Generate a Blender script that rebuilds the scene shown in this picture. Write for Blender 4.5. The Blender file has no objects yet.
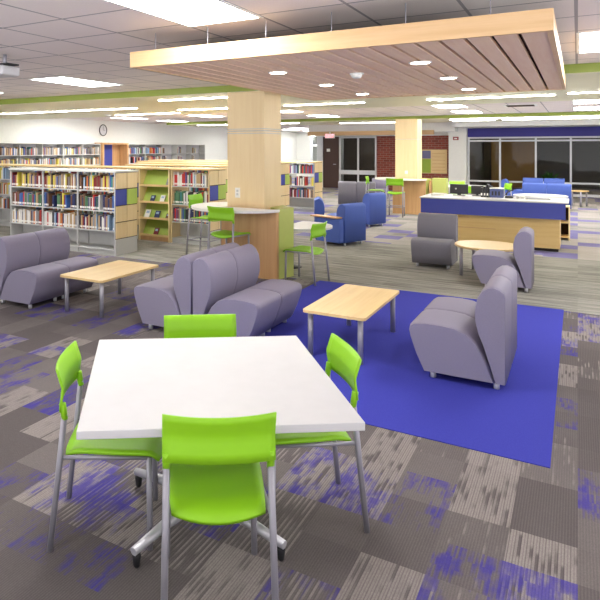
import bpy, bmesh, math, random
from mathutils import Vector, Matrix
random.seed(7)
PI = math.pi
sc = bpy.context.scene
COL = bpy.data.collections.new('library'); sc.collection.children.link(COL)

# ------------------------------------------------------------------ materials
def lin(c):
    return tuple((x/255/12.92 if x/255 <= .04045 else ((x/255+.055)/1.055)**2.4) for x in c)

class NT:
    """small helper for writing node trees"""
    def __init__(s, name, rough=.6, metal=0., spec=.5):
        s.m = bpy.data.materials.new(name); s.m.use_nodes = True
        s.t = s.m.node_tree; s.n = s.t.nodes; s.l = s.t.links
        s.b = s.n['Principled BSDF']
        s.b.inputs['Roughness'].default_value = rough
        s.b.inputs['Metallic'].default_value = metal
        s.b.inputs['Specular IOR Level'].default_value = spec
        s.tc = s.n.new('ShaderNodeTexCoord')
        sp = s.n.new('ShaderNodeSeparateXYZ'); s.l.new(s.tc.outputs['Object'], sp.inputs[0])
        s.x, s.y, s.z = sp.outputs
    def put(s, sock, v):
        if isinstance(v, bpy.types.NodeSocket): s.l.new(v, sock)
        elif isinstance(v, tuple) and len(v) == 3 and sock.type == 'RGBA': sock.default_value = (*v, 1)
        else: sock.default_value = v
    def m_(s, op, a, b=0., c=None):
        n = s.n.new('ShaderNodeMath'); n.operation = op
        s.put(n.inputs[0], a); s.put(n.inputs[1], b)
        if c is not None: s.put(n.inputs[2], c)
        return n.outputs[0]
    def vec(s, x=0., y=0., z=0.):
        n = s.n.new('ShaderNodeCombineXYZ')
        for i, v in enumerate((x, y, z)): s.put(n.inputs[i], v)
        return n.outputs[0]
    def noise(s, v, scale=5., detail=2., rough=.5):
        n = s.n.new('ShaderNodeTexNoise'); s.l.new(v, n.inputs['Vector'])
        n.inputs['Scale'].default_value = scale; n.inputs['Detail'].default_value = detail
        n.inputs['Roughness'].default_value = rough
        return n.outputs[0]
    def white(s, v):
        n = s.n.new('ShaderNodeTexWhiteNoise'); n.noise_dimensions = '3D'; s.l.new(v, n.inputs['Vector'])
        return n.outputs[0]
    def mix(s, f, a, b):
        n = s.n.new('ShaderNodeMix'); n.data_type = 'RGBA'
        s.put(n.inputs[0], f); s.put(n.inputs[6], a); s.put(n.inputs[7], b)
        return n.outputs[2]
    def ramp(s, f, lo, hi):
        n = s.n.new('ShaderNodeMapRange'); n.interpolation_type = 'SMOOTHSTEP'
        s.put(n.inputs[0], f); n.inputs[1].default_value = lo; n.inputs[2].default_value = hi
        return n.outputs[0]
    def color(s, v): s.put(s.b.inputs['Base Color'], v)
    def bump(s, h, strength=.3, dist=.01):
        n = s.n.new('ShaderNodeBump'); s.put(n.inputs['Height'], h)
        n.inputs['Strength'].default_value = strength; n.inputs['Distance'].default_value = dist
        s.l.new(n.outputs[0], s.b.inputs['Normal'])

MATS = {}
def plain(name, rgb, rough=.5, metal=0., spec=.5, var=.04):
    t = NT(name, rough, metal, spec); c = lin(rgb)
    f = t.noise(t.tc.outputs['Object'], 14., 2.)
    t.color(t.mix(f, tuple(x*(1-var) for x in c), tuple(min(1, x*(1+var)) for x in c)))
    MATS[name] = t.m; return t.m
def wood(name, rgb, dark, rough=.4, axis='x', sc_=1.):
    t = NT(name, rough)
    a, b, c = {'x': (.8, 14., 14.), 'y': (14., .8, 14.), 'z': (14., 14., .8)}[axis]
    v = t.vec(t.m_('MULTIPLY', t.x, a*sc_), t.m_('MULTIPLY', t.y, b*sc_), t.m_('MULTIPLY', t.z, c*sc_))
    f = t.ramp(t.noise(v, 1.6, 4., .6), .3, .75)
    t.color(t.mix(f, lin(rgb), lin(dark)))
    MATS[name] = t.m; return t.m
def emit(name, rgb, st):
    m = bpy.data.materials.new(name); m.use_nodes = True
    n = m.node_tree.nodes; n.clear()
    e = n.new('ShaderNodeEmission'); e.inputs[0].default_value = (*lin(rgb), 1); e.inputs[1].default_value = st
    o = n.new('ShaderNodeOutputMaterial'); m.node_tree.links.new(e.outputs[0], o.inputs[0])
    MATS[name] = m; return m

plain('white_top', (201, 200, 203), .4)
plain('table_edge', (205, 203, 208), .5)
plain('green_plastic', (142, 202, 32), .42, spec=.4, var=.015)
plain('grey_metal', (158, 156, 166), .4, .35)
plain('silver_metal', (200, 200, 206), .35, .5)
plain('black_rubber', (28, 28, 32), .6)
plain('steel', (196, 196, 194), .45, .1)
plain('dark_void', (38, 34, 32), .8)
plain('white_paint', (240, 240, 236), .8)
plain('blue_laminate', (66, 76, 168), .5)
plain('green_laminate', (176, 200, 92), .6)
plain('pale_green', (190, 198, 110), .6)
plain('white_frame', (222, 224, 228), .5)
plain('dark_door', (70, 44, 36), .5)
plain('soffit_blue', (56, 52, 140), .6)
plain('slot_dark', (70, 45, 30), .8)
plain('board_grey_blue', (110, 110, 145), .6)
plain('board_green', (150, 175, 60), .6)
plain('red_plastic', (150, 40, 40), .5)
plain('paper', (238, 236, 230), .8)
plain('dark_plastic', (36, 34, 38), .4)
plain('blue_grey_box', (74, 84, 130), .6)
plain('cardboard', (165, 120, 80), .7)
plain('dimmed_wall', (92, 86, 82), .8)  # low light of the rooms beyond the glass, put into the colour
plain('dim_wood', (160, 118, 62), .6)  # wood darkened in colour for the poorly lit room beyond
plain('plant_green', (60, 110, 36), .7)
plain('book_pages', (226, 220, 205), .9)
wood('maple', (232, 202, 146), (222, 188, 130), .4, 'x')
wood('maple_v', (236, 212, 164), (231, 205, 156), .45, 'z')
wood('maple_y', (232, 202, 146), (222, 188, 130), .4, 'y')
wood('panel_wood', (212, 168, 118), (198, 150, 100), .45, 'z', .6)
wood('desk_wood', (228, 196, 130), (219, 184, 117), .45, 'x')
wood('slat_wood', (246, 214, 188), (238, 200, 172), .55, 'y')
wood('canopy_wood', (224, 188, 142), (212, 172, 124), .45, 'x')

def fabric(name, rgb, dark):
    t = NT(name, .62, spec=.35)
    f = t.noise(t.tc.outputs['Object'], 260., 2.)
    t.color(t.mix(f, lin(dark), lin(rgb))); t.bump(f, .12, .002)
    MATS[name] = t.m
fabric('grey_fabric', (140, 134, 155), (126, 120, 141))
fabric('blue_fabric', (80, 104, 184), (68, 92, 170))
fabric('slate_fabric', (134, 132, 144), (120, 118, 130))

# ceiling tiles: 0.64 m grid
def tile_mat():
    t = NT('ceiling_tile', .9, spec=.2)
    def line(c, off):
        f = t.m_('FRACT', t.m_('DIVIDE', t.m_('ADD', c, off), .64))
        d = t.m_('MINIMUM', f, t.m_('SUBTRACT', 1., f))
        return t.m_('LESS_THAN', d, .017)
    g = t.m_('MAXIMUM', line(t.x, .01+64), line(t.y, .51+64))
    sp = t.noise(t.tc.outputs['Object'], 90., 2.)
    base = t.mix(sp, lin((240, 230, 227)), lin((252, 243, 239)))
    t.color(t.mix(g, base, lin((176, 170, 172))))
    MATS['ceiling_tile'] = t.m
tile_mat()

def paint(name, rgb, rough):
    plain(name, rgb, rough, var=.02)
paint('green_paint', (146, 162, 66), .45)
paint('soffit_paint', (238, 235, 200), .4)

def brick_mat():
    t = NT('brick', .85)
    n = t.n.new('ShaderNodeTexBrick')
    t.l.new(t.vec(t.x, t.z, 0.), n.inputs['Vector'])
    n.inputs['Scale'].default_value = 1.
    n.inputs['Brick Width'].default_value = .24; n.inputs['Row Height'].default_value = .085
    n.inputs['Mortar Size'].default_value = .008
    n.inputs['Color1'].default_value = (*lin((150, 74, 60)), 1)
    n.inputs['Color2'].default_value = (*lin((122, 56, 46)), 1)
    n.inputs['Mortar'].default_value = (*lin((150, 120, 108)), 1)
    t.l.new(n.outputs[0], t.b.inputs['Base Color'])
    MATS['brick'] = t.m
brick_mat()

def carpet_mat():
    t = NT('carpet', .95, spec=.1)
    x, y = t.x, t.y
    dark, mid, light, blue = lin((92, 86, 87)), lin((114, 107, 107)), lin((162, 153, 150)), lin((66, 56, 152))
    # --- mottled half-metre tiles with threads running along y
    cx = t.m_('FLOOR', t.m_('MULTIPLY', x, 4.))
    rj = t.white(t.vec(cx, 3.1, 0.))
    cy = t.m_('FLOOR', t.m_('ADD', t.m_('MULTIPLY', y, 2.), t.m_('MULTIPLY', t.m_('FLOOR', t.m_('MULTIPLY', rj, 2.)), .5)))
    r1 = t.white(t.vec(cx, cy, 1.)); r2 = t.white(t.vec(cx, cy, 9.)); 
    tx = t.m_('FLOOR', t.m_('MULTIPLY', x, 2.)); ty = t.m_('FLOOR', t.m_('MULTIPLY', y, 2.))
    r3 = t.white(t.vec(tx, ty, 5.))
    tone = t.m_('ADD', t.m_('MULTIPLY', r1, .65), t.m_('MULTIPLY', r3, .35))
    soft = t.noise(t.vec(t.m_('MULTIPLY', x, 3.), t.m_('MULTIPLY', y, 1.4), 0.), 1.6, 2.)
    col = t.mix(t.ramp(t.m_('ADD', tone, t.m_('MULTIPLY', soft, .5)), .45, 1.1), dark, mid)
    faint = t.m_('MULTIPLY', t.m_('LESS_THAN', t.m_('FRACT', t.m_('DIVIDE', x, .011)), .5), .10)
    col = t.mix(faint, col, light)
    # pale threads
    st = t.m_('FRACT', t.m_('DIVIDE', x, .022))
    stn = t.m_('LESS_THAN', st, .42)
    sc_ = t.m_('FLOOR', t.m_('DIVIDE', x, .022))
    bro = t.noise(t.vec(t.m_('MULTIPLY', sc_, .37), t.m_('MULTIPLY', y, 3.2), 4.), 1.5, 1.)
    gate = t.ramp(t.m_('ADD', t.m_('MULTIPLY', r2, .72), t.m_('MULTIPLY', bro, .55)), .74, .86)
    fine = t.white(t.vec(t.m_('FLOOR', t.m_('MULTIPLY', x, 300.)), t.m_('FLOOR', t.m_('MULTIPLY', y, 200.)), 0.))
    # a patch of closely set threads reads as pale
    dense = t.m_('MULTIPLY', t.m_('GREATER_THAN', r2, .78), t.ramp(bro, .35, .5))
    st2 = t.m_('LESS_THAN', t.m_('FRACT', t.m_('DIVIDE', x, .011)), .62)
    thread = t.m_('MULTIPLY', t.m_('MAXIMUM', t.m_('MULTIPLY', stn, t.m_('MULTIPLY', gate, .7)), t.m_('MULTIPLY', dense, t.m_('ADD', t.m_('MULTIPLY', st2, .5), .35))), .85)
    col = t.mix(thread, col, light)
    # blue areas
    bx = t.m_('FLOOR', t.m_('MULTIPLY', x, 4.)); by = t.m_('FLOOR', t.m_('ADD', t.m_('MULTIPLY', y, 2.), .5))
    rb = t.white(t.vec(bx, by, 21.))
    bn = t.noise(t.vec(t.m_('MULTIPLY', x, 4.), t.m_('MULTIPLY', y, 2.2), 7.), 1.8, 3., .6)
    thr = t.m_('MULTIPLY', t.white(t.vec(t.m_('FLOOR', t.m_('MULTIPLY', x, 110.)), t.m_('FLOOR', t.m_('MULTIPLY', y, 12.)), 3.)), .5)
    bf = t.m_('MULTIPLY', t.m_('GREATER_THAN', rb, .66), t.ramp(t.m_('ADD', bn, t.m_('MULTIPLY', thr, .3)), .50, .76))
    col = t.mix(t.m_('MULTIPLY', bf, .8), col, blue)
    # --- the walkway: streaks across
    s1 = t.noise(t.vec(t.m_('MULTIPLY', x, 1.3), t.m_('MULTIPLY', y, 26.), 0.), 1., 3., .65)
    ax = t.m_('FLOOR', t.m_('MULTIPLY', x, 1.)); ay = t.m_('FLOOR', t.m_('MULTIPLY', y, 4.))
    ra = t.white(t.vec(ax, ay, 2.))
    sa = t.ramp(t.m_('ADD', s1, t.m_('MULTIPLY', t.m_('SUBTRACT', ra, .5), .10)), .28, .72)
    aisle = t.mix(sa, lin((112, 110, 107)), lin((172, 169, 162)))
    # far side of the walkway: square blue, pale and grey tiles
    inside = t.m_('MULTIPLY', t.m_('GREATER_THAN', y, 7.30), t.m_('LESS_THAN', y, 10.8))
    qx = t.m_('FLOOR', t.m_('MULTIPLY', x, 2.2)); qy = t.m_('FLOOR', t.m_('MULTIPLY', y, 2.2))
    rq = t.white(t.vec(qx, qy, 31.))
    far = t.mix(t.m_('GREATER_THAN', rq, .76), t.mix(t.ramp(rq, 0., .6), aisle, lin((176, 168, 164))), lin((104, 96, 172)))
    far = t.mix(.35, far, aisle)
    col = t.mix(t.m_('GREATER_THAN', y, 10.8), col, far)
    col = t.mix(inside, col, aisle)
    col = t.mix(t.m_('MULTIPLY', fine, .22), col, lin((60, 56, 56)))
    t.color(col); t.bump(fine, .3, .004)
    MATS['carpet'] = t.m
    t = NT('blue_carpet', .95, spec=.1)
    f = t.noise(t.tc.outputs['Object'], 180., 2.); g = t.noise(t.tc.outputs['Object'], 1.2, 2.)
    c = t.mix(f, lin((54, 57, 150)), lin((71, 74, 174)))
    t.color(t.mix(t.m_('MULTIPLY', g, .25), c, lin((62, 65, 162)))); t.bump(f, .3, .004)
    MATS['blue_carpet'] = t.m
carpet_mat()

def glass_mat():
    m = bpy.data.materials.new('window_glass'); m.use_nodes = True
    n = m.node_tree.nodes; l = m.node_tree.links; n.clear()
    tr = n.new('ShaderNodeBsdfTransparent'); tr.inputs[0].default_value = (.78, .80, .80, 1)
    gl = n.new('ShaderNodeBsdfGlossy'); gl.inputs['Roughness'].default_value = .03
    fr = n.new('ShaderNodeFresnel'); fr.inputs[0].default_value = 1.25
    mx = n.new('ShaderNodeMixShader'); o = n.new('ShaderNodeOutputMaterial')
    l.new(fr.outputs[0], mx.inputs[0]); l.new(tr.outputs[0], mx.inputs[1]); l.new(gl.outputs[0], mx.inputs[2])
    l.new(mx.outputs[0], o.inputs[0]); MATS['window_glass'] = m
glass_mat()
LE = 20.
emit('lamp_panel', (252, 252, 246), LE)
emit('lamp_strip', (255, 250, 238), 42.)
emit('lamp_can', (255, 244, 225), 22.)
emit('fill_dim', (255, 236, 210), 9.)  # for the panels added behind the glass
emit('exit_glow', (255, 130, 140), 3.)

BOOKC = {'dark red': (128, 36, 40), 'red': (190, 48, 44), 'navy': (40, 48, 92), 'blue': (62, 96, 160), 'white': (228, 224, 218),
         'black': (40, 38, 42), 'brown': (110, 78, 58), 'tan': (190, 160, 120), 'green': (76, 116, 84), 'grey': (140, 138, 142),
         'yellow': (220, 204, 80), 'orange': (206, 120, 60), 'pale blue': (150, 176, 204), 'purple': (104, 80, 128), 'teal': (60, 128, 130)}
for k, v in BOOKC.items(): plain('book_'+k.replace(' ', '_'), v, .6)

# ------------------------------------------------------------------ mesh helpers
class MB:
    def __init__(s): s.v = []; s.f = []; s.mi = []; s.sm = []; s.cur = 0
    def add(s, vs, fs, smooth=False):
        o = len(s.v); s.v += [tuple(v) for v in vs]
        for f in fs: s.f.append([o+i for i in f]); s.mi.append(s.cur); s.sm.append(smooth)
        return s
    def box(s, x0, y0, z0, x1, y1, z1):
        x0, x1 = sorted((x0, x1)); y0, y1 = sorted((y0, y1)); z0, z1 = sorted((z0, z1))
        v = [(x0,y0,z0),(x1,y0,z0),(x1,y1,z0),(x0,y1,z0),(x0,y0,z1),(x1,y0,z1),(x1,y1,z1),(x0,y1,z1)]
        return s.add(v, [(0,3,2,1),(4,5,6,7),(0,1,5,4),(1,2,6,5),(2,3,7,6),(3,0,4,7)])
    def obox(s, c, ex, ey, hx, hy, z0, z1):       # box turned about z; ex, ey unit vectors
        P = [(c[0]+ex[0]*a*hx+ey[0]*b*hy, c[1]+ex[1]*a*hx+ey[1]*b*hy) for a, b in ((-1,-1),(1,-1),(1,1),(-1,1))]
        return s.poly(P, z0, z1)
    def poly(s, P, z0, z1, smooth=False):
        n = len(P)
        A = sum(P[i][0]*P[(i+1)%n][1]-P[(i+1)%n][0]*P[i][1] for i in range(n))
        if A < 0: P = P[::-1]
        v = [(p[0], p[1], z0) for p in P]+[(p[0], p[1], z1) for p in P]
        s.add(v, [tuple(range(n))[::-1], tuple(range(n, 2*n))])
        o = len(s.v)-2*n
        for i in range(n):
            j = (i+1) % n; s.f.append([o+i, o+j, o+n+j, o+n+i]); s.mi.append(s.cur); s.sm.append(smooth)
        return s
    def tube(s, pts, r, n=10, cap=True):
        pts = [Vector(p) for p in pts]; rs = r if isinstance(r, (list, tuple)) else [r]*len(pts)
        rings = []; up = None
        for i, p in enumerate(pts):
            d = (pts[min(i+1, len(pts)-1)]-pts[max(i-1, 0)]).normalized()
            a = Vector((0,0,1)) if abs(d.z) < .9 else Vector((1,0,0))
            if up is not None and (up-d*up.dot(d)).length > .1: a = up
            u = (a-d*a.dot(d)).normalized(); up = u; w = d.cross(u)
            rings.append([p+(u*math.cos(2*PI*k/n)+w*math.sin(2*PI*k/n))*rs[i] for k in range(n)])
        v = [q for R in rings for q in R]; f = []
        for i in range(len(pts)-1):
            for k in range(n):
                f.append((i*n+k, i*n+(k+1)%n, (i+1)*n+(k+1)%n, (i+1)*n+k))
        s.add(v, f, True)
        if cap:
            o = len(s.v)-len(v)
            s.f.append([o+k for k in range(n)][::-1]); s.mi.append(s.cur); s.sm.append(False)
            s.f.append([o+(len(pts)-1)*n+k for k in range(n)]); s.mi.append(s.cur); s.sm.append(False)
        return s
    def lathe(s, c, prof, n=24):
        v = []; f = []
        for r, z in prof:
            for k in range(n): v.append((c[0]+r*math.cos(2*PI*k/n), c[1]+r*math.sin(2*PI*k/n), c[2]+z))
        for i in range(len(prof)-1):
            for k in range(n): f.append((i*n+k, i*n+(k+1)%n, (i+1)*n+(k+1)%n, (i+1)*n+k))
        s.add(v, f, True); o = len(s.v)-len(v)
        s.f.append([o+k for k in range(n)][::-1]); s.mi.append(s.cur); s.sm.append(False)
        s.f.append([o+(len(prof)-1)*n+k for k in range(n)]); s.mi.append(s.cur); s.sm.append(False)
        return s
    def extr(s, prof, x0, x1, smooth=True):      # profile (y,z) extruded along x
        n = len(prof)
        v = [(x0, y, z) for y, z in prof]+[(x1, y, z) for y, z in prof]
        A = sum(prof[i][0]*prof[(i+1)%n][1]-prof[(i+1)%n][0]*prof[i][1] for i in range(n))
        s.add(v, [tuple(range(n))[::-1] if A > 0 else tuple(range(n)), tuple(range(n, 2*n)) if A > 0 else tuple(range(n, 2*n))[::-1]])
        o = len(s.v)-2*n
        for i in range(n):
            j = (i+1) % n
            s.f.append([o+i, o+j, o+n+j, o+n+i] if A > 0 else [o+j, o+i, o+n+i, o+n+j]); s.mi.append(s.cur); s.sm.append(smooth)
        return s
    def mesh(s, name, mats):
        me = bpy.data.meshes.new(name); me.from_pydata(s.v, [], s.f)
        for m in (mats if isinstance(mats, (list, tuple)) else [mats]): me.materials.append(MATS[m])
        me.polygons.foreach_set('material_index', s.mi); me.polygons.foreach_set('use_smooth', s.sm)
        me.update(); return me
    def build(s, name, mats, parent=None, bevel=0., seg=2):
        o = bpy.data.objects.new(name, s.mesh(name, mats)); COL.objects.link(o)
        if parent is not None: o.parent = parent
        if bevel:
            b = o.modifiers.new('bevel', 'BEVEL'); b.width = bevel; b.segments = seg; b.limit_method = 'ANGLE'; b.angle_limit = math.radians(40)
            b.harden_normals = False
            for p in o.data.polygons: p.use_smooth = True
            w = o.modifiers.new('wn', 'WEIGHTED_NORMAL')
        return o

def tag(o, label, cat, group=None):
    o['label'] = label; o['category'] = cat
    if group: o['group'] = group
    elif 'group' in o: del o['group']
    return o
def empty(name, loc=(0,0,0), rz=0.):
    o = bpy.data.objects.new(name, None); COL.objects.link(o); o.location = loc; o.rotation_euler = (0,0,rz); o.empty_display_size = .1
    return o
def copy_tree(o, parent=None):
    c = o.copy(); COL.objects.link(c)
    if parent is not None: c.parent = parent
    for ch in list(o.children): copy_tree(ch, c)
    return c
def struct(name, mb, mats, parent=None, **k):
    o = mb.build(name, mats, parent, **k)
    if parent is None: o['kind'] = 'structure'
    return o
def face_rot(f):      # rotation taking local +y to direction f
    return math.atan2(-f[0], f[1])
def smooth_curve(P, n=4, closed=True):
    out = []; N = len(P)
    for i in range(N if closed else N-1):
        p0, p1, p2, p3 = P[(i-1)%N], P[i], P[(i+1)%N], P[(i+2)%N]
        for k in range(n):
            t = k/n
            out.append(tuple(.5*((2*p1[j])+(-p0[j]+p2[j])*t+(2*p0[j]-5*p1[j]+4*p2[j]-p3[j])*t*t+(-p0[j]+3*p1[j]-3*p2[j]+p3[j])*t**3) for j in range(2)))
    return out

# ------------------------------------------------------------------ room shell
CZ = 2.6
struct('floor', MB().box(-15, -3, -.1, 6, 36, 0), 'carpet')
struct('ceiling', MB().box(-15, -3, CZ, 6, 36, CZ+.1), 'ceiling_tile')
struct('wall_left', MB().box(-14.2, -3, 0, -14, 36, CZ), 'white_paint')
# carpet inset
rug = struct('floor_blue_carpet', MB().box(-2.71, 3.67, .0, -.12, 7.33, .004), 'blue_carpet')
struct('ceiling_near_bulkhead', MB().box(-14, 8.2, 2.497, 6, 12.9, 2.599), 'green_paint')
struct('ceiling_near_soffit', MB().box(-14, 8.21, 2.494, 6, 12.89, 2.4969), 'soffit_paint')
struct('ceiling_far_bulkhead', MB().box(-13, 19.0, 2.512, 6, 22.0, 2.599), 'green_paint')
struct('ceiling_far_soffit', MB().box(-13, 19.01, 2.509, 6, 21.99, 2.5119), 'soffit_paint')
struct('ceiling_window_soffit', MB().box(-3.6, 22.6, 2.37, 6, 24.5, 2.599), 'white_paint')
struct('ceiling_entry_soffit', MB().box(-9.2, 23.6, 2.24, -3.7, 24.5, 2.599), 'white_paint')
tag_ = struct('trim_entry', MB().box(-9.2, 23.5, 2.14, -4.4, 23.6, 2.30), 'canopy_wood')

YW = 24.6
# far wall: hall recess | exit door | storefront | brick | column | brick | pier | window wall
def wall_far():
    struct('wall_far_above', MB().box(-9.3, YW, 2.12, -3.42, YW+.2, CZ-.001), 'white_paint')
    struct('wall_far_jamb', MB().box(-9.22, YW, 0, -8.97, YW+.2, 2.12), 'white_frame')
    struct('wall_far_brick', MB().box(-6.74, YW, 0, -4.03, YW+.2, 2.12), 'brick')
    struct('wall_far_pier', MB().box(-4.02, YW-.35, 0, -3.42, YW+.2, 2.509), 'white_paint')
    struct('wall_far_header', MB().box(-3.42, YW-.06, 2.05, 4, YW+.2, 2.38), 'soffit_blue')
    struct('wall_right_end', MB().box(3.9, 20, 0, 4.1, YW, CZ), 'white_paint')
wall_far()
# exit door
d = struct('door_1', MB().box(-8.96, YW+.02, .01, -8.30, YW+.07, 2.11), 'dark_door')
MB().tube([(-8.40, YW+.0, .98), (-8.52, YW+.0, .98)], .012).build('door_handle', 'silver_metal', d)
MB().box(-8.80, YW+.005, 1.50, -8.66, YW+.018, 1.62).build('door_sign', 'paper', d)
# storefront beside the door
def window_unit(name, x0, x1, y, z0, z1, mull, rails, fw=.045, depth=.08):
    f = MB()
    f.box(x0, y, z0, x0+fw, y+depth, z1); f.box(x1-fw, y, z0, x1, y+depth, z1)
    f.box(x0+fw, y, z0, x1-fw, y+depth, z0+fw*1.4); f.box(x0+fw, y, z1-fw, x1-fw, y+depth, z1)
    for m in mull: f.box(m-fw/2, y+.002, z0+fw*1.4, m+fw/2, y+depth-.002, z1-fw)
    for a, b in rails: f.box(x0+fw, y+.004, a, x1-fw, y+depth-.004, b)
    o = struct(name, f, 'white_frame')
    xs = [x0+fw]+[m for m in mull]+[x1-fw]
    for a, b in zip(xs, xs[1:]):
        MB().box(a, y+depth/2, z0+.03, b, y+depth/2+.008, z1-.02).build('window_pane', 'window_glass', o)
    return o
window_unit('window_1', -8.27, -6.76, YW+.02, .02, 2.11, [-7.50], [(.58, .75)], .06)
window_unit('window_2', -3.42, 1.0, YW, .0, 2.05, [-2.36, -1.24, -.20], [(1.88, 1.94), (.42, .48)], .06)
window_unit('window_3', 1.0, 3.9, YW, .0, 2.05, [2.2], [(1.88, 1.94), (.42, .48)], .06)
# hall recess left of the exit door: aluminium vestibule and a dark door
struct('wall_hall_end', MB().box(-14, 34, 0, -9, 34.2, CZ), 'white_paint')
struct('wall_hall_right', MB().box(-9.3, YW+.2, 0, -9.2, 34, CZ), 'white_paint')
window_unit('window_4', -12.9, -10.2, 33.4, .02, 2.4, [-12.2, -11.0], [(1.75, 1.85)], .12)
d = struct('door_2', MB().box(-12.1, 33.7, .01, -11.1, 33.76, 2.3), 'dark_door')
MB().tube([(-11.3, 33.66, 1.0), (-11.5, 33.66, 1.0)], .02).build('door_handle', 'silver_metal', d)
# rooms beyond the glass, their low light put into dark base colours
struct('wall_beyond_windows', MB().box(-3.5, 30, 0, 6, 30.2, CZ), 'dimmed_wall')
struct('wall_beyond_entry', MB().box(-9, 27.4, 0, -3.6, 27.6, CZ), 'dimmed_wall')
struct('wall_beyond_side', MB().box(-3.66, 24.8, 0, -3.5, 30, CZ), 'dimmed_wall')
struct('ceiling_beyond', MB().box(-9, 24.85, 2.42, 6, 30, 2.5), 'dimmed_wall')

# ------------------------------------------------------------------ column builder
def column(Y, which):
    x0, x1 = -3.92, -3.38
    o = MB().box(x0, Y, .0, x1, Y+.52, 1.865).build('wood_column', 'maple_v', None, bevel=.004, seg=1)
    tag(o, which, 'column')
    MB().box(x0, Y, 1.877, x1, Y+.52, 2.38).build('upper_panel', 'maple_v', o, bevel=.004, seg=1)
    MB().box(x0+.01, Y+.01, 1.865, x1-.01, Y+.51, 1.877).build('reveal_strip', 'steel', o)
    return o
c1 = column(7.15, 'square maple-clad column rising from the near round counter to the wooden canopy')
MB().box(-3.925, 7.145, 1.892, -3.375, 7.675, 1.902).build('steel_band', 'steel', c1)
MB().box(-3.925, 7.145, 1.835, -3.375, 7.675, 1.845).build('steel_band', 'steel', c1)
p = MB().box(-3.80, 7.142, 1.00, -3.73, 7.152, 1.13).build('wall_outlet', 'paper', c1)
q = MB(); q.box(-3.78, 7.139, 1.03, -3.75, 7.143, 1.06); q.box(-3.78, 7.139, 1.075, -3.75, 7.143, 1.105); q.build('socket', 'steel', p)
c2 = column(16.0, 'square maple-clad column standing by the brick wall beyond the blue chairs')
p = MB().box(-3.68, 15.992, 1.00, -3.61, 16.002, 1.08).build('wall_outlet', 'paper', c2)

# wing panels and round counters at each column
def counter_set(dy, lab1, lab2):
    w = empty('counter_wing', (0, 0, 0))
    P = [(-3.17, 7.13+dy), (-3.10, 7.43+dy), (-3.36, 7.68+dy), (-3.366, 7.30+dy)]
    a = MB().poly(P, 0, .88).build('end_panel', 'pale_green', w)
    MB().box(-3.96, 7.06+dy, .0, -3.172, 7.125+dy, .868).build('wood_panel', 'panel_wood', w)
    tag(w, lab2, 'panel')
    t = empty('round_counter', (-3.78, 7.25+dy, 0))
    pts = []
    for k in range(48):
        a = 2*PI*k/48; pts.append((.66*math.cos(a), .62*math.sin(a)))
    # notch so that the top wraps the column
    cut = []
    for q in pts:
        if q[0] > -.15 and q[1] > -.10: continue
        cut.append(q)
    cut = sorted(cut, key=lambda q: math.atan2(q[1]+.12, q[0]+.08) % (2*PI))
    cut = cut + [(.60, -.112), (-.072, -.112)]
    # order: around the rim from the upper edge round to the right edge, then the notch corner
    cut = [q for q in cut]
    rim = sorted(cut[:-2], key=lambda q: (math.atan2(q[1], q[0])-.5*PI) % (2*PI))
    P = rim+[(.58, -.19), (-.152, -.19)]
    MB().poly(P, .852, .882).build('counter_top', 'paper', t)
    s = .985
    MB().poly([(x*s, y*s) for x, y in P], .845, .852).build('top_edge', 'table_edge', t)
    tag(t, lab1, 'table')
counter_set(0, 'white round counter top wrapped around the near maple column', 'wood and pale green low wing panel at the foot of the near column')
counter_set(8.85, 'white round counter top wrapped around the far maple column', 'wood and pale green low wing panel at the foot of the far column')
# extra green and wood faces at the far counter
w = empty('counter_wing'); tag(w, 'pale green low screen right of the far counter, before the brick wall', 'panel')
MB().box(-3.05, 16.1, 0, -2.72, 16.35, .90).build('end_panel', 'pale_green', w)
MB().box(-3.10, 16.0, 0, -3.06, 16.4, .84).build('wood_panel', 'panel_wood', w)

# ------------------------------------------------------------------ wooden canopy
def canopy():
    o = empty('wooden_canopy', (0, 0, 2.31)); tag(o, 'suspended maple canopy with long slats over the seating area', 'ceiling canopy')
    X0, X1, Y0, Y1 = -3.1, -.115, 4.0, 8.15; z0, z1 = 0., .125; t = .03
    f = MB(); f.box(X0, Y0, z0, X1, Y0+t, z1); f.box(X0, Y1-t, z0, X1, Y1, z1)
    f.box(X0, Y0+t, z0, X0+t, Y1-t, z1); f.box(X1-t, Y0+t, z0, X1, Y1-t, z1)
    f.build('fascia', 'canopy_wood', o)
    MB().box(X0+t, Y0+t, .05, X1-t, Y1-t, .07).build('backing_panel', 'slot_dark', o)
    n = 20; pitch = (X1-X0-2*t)/n
    for i in range(n):
        a = X0+t+i*pitch
        MB().box(a+(0 if i == 0 else .013), Y0+t, .006, a+pitch-(0 if i == n-1 else .013), Y1-t, .03).build('slat', 'slat_wood', o)
    for x in (-2.95, -2.45, -1.95, -1.45, -.95, -.45):
        for y in (4.15, 7.9):
            MB().tube([(x, y, .07), (x, y, .288)], .003, 6).build('hanger_wire', 'grey_metal', o)
canopy()
names = {(-1.03, 4.97): 'round downlight in the canopy nearest its right front corner', (-1.03, 6.2): 'round downlight in the canopy, middle of the right row',
         (-1.03, 7.47): 'round downlight at the far end of the right canopy row', (-2.22, 4.97): 'round downlight in the canopy nearest its left front corner',
         (-2.22, 6.2): 'round downlight in the canopy, middle of the left row', (-2.22, 7.47): 'round downlight at the far end of the left canopy row'}
for (x, y), lb in names.items():
    o = empty('downlight', (x, y, 2.31)); tag(o, lb, 'ceiling light', 'downlights in the wooden canopy')
    MB().lathe((0,0,-.003), [(.085,0), (.085,.006), (.06,.008)], 24).build('trim_ring', 'white_paint', o)
    MB().lathe((0,0,-.006), [(.066,0), (.066,.003)], 24).build('lens', 'lamp_can', o)
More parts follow.
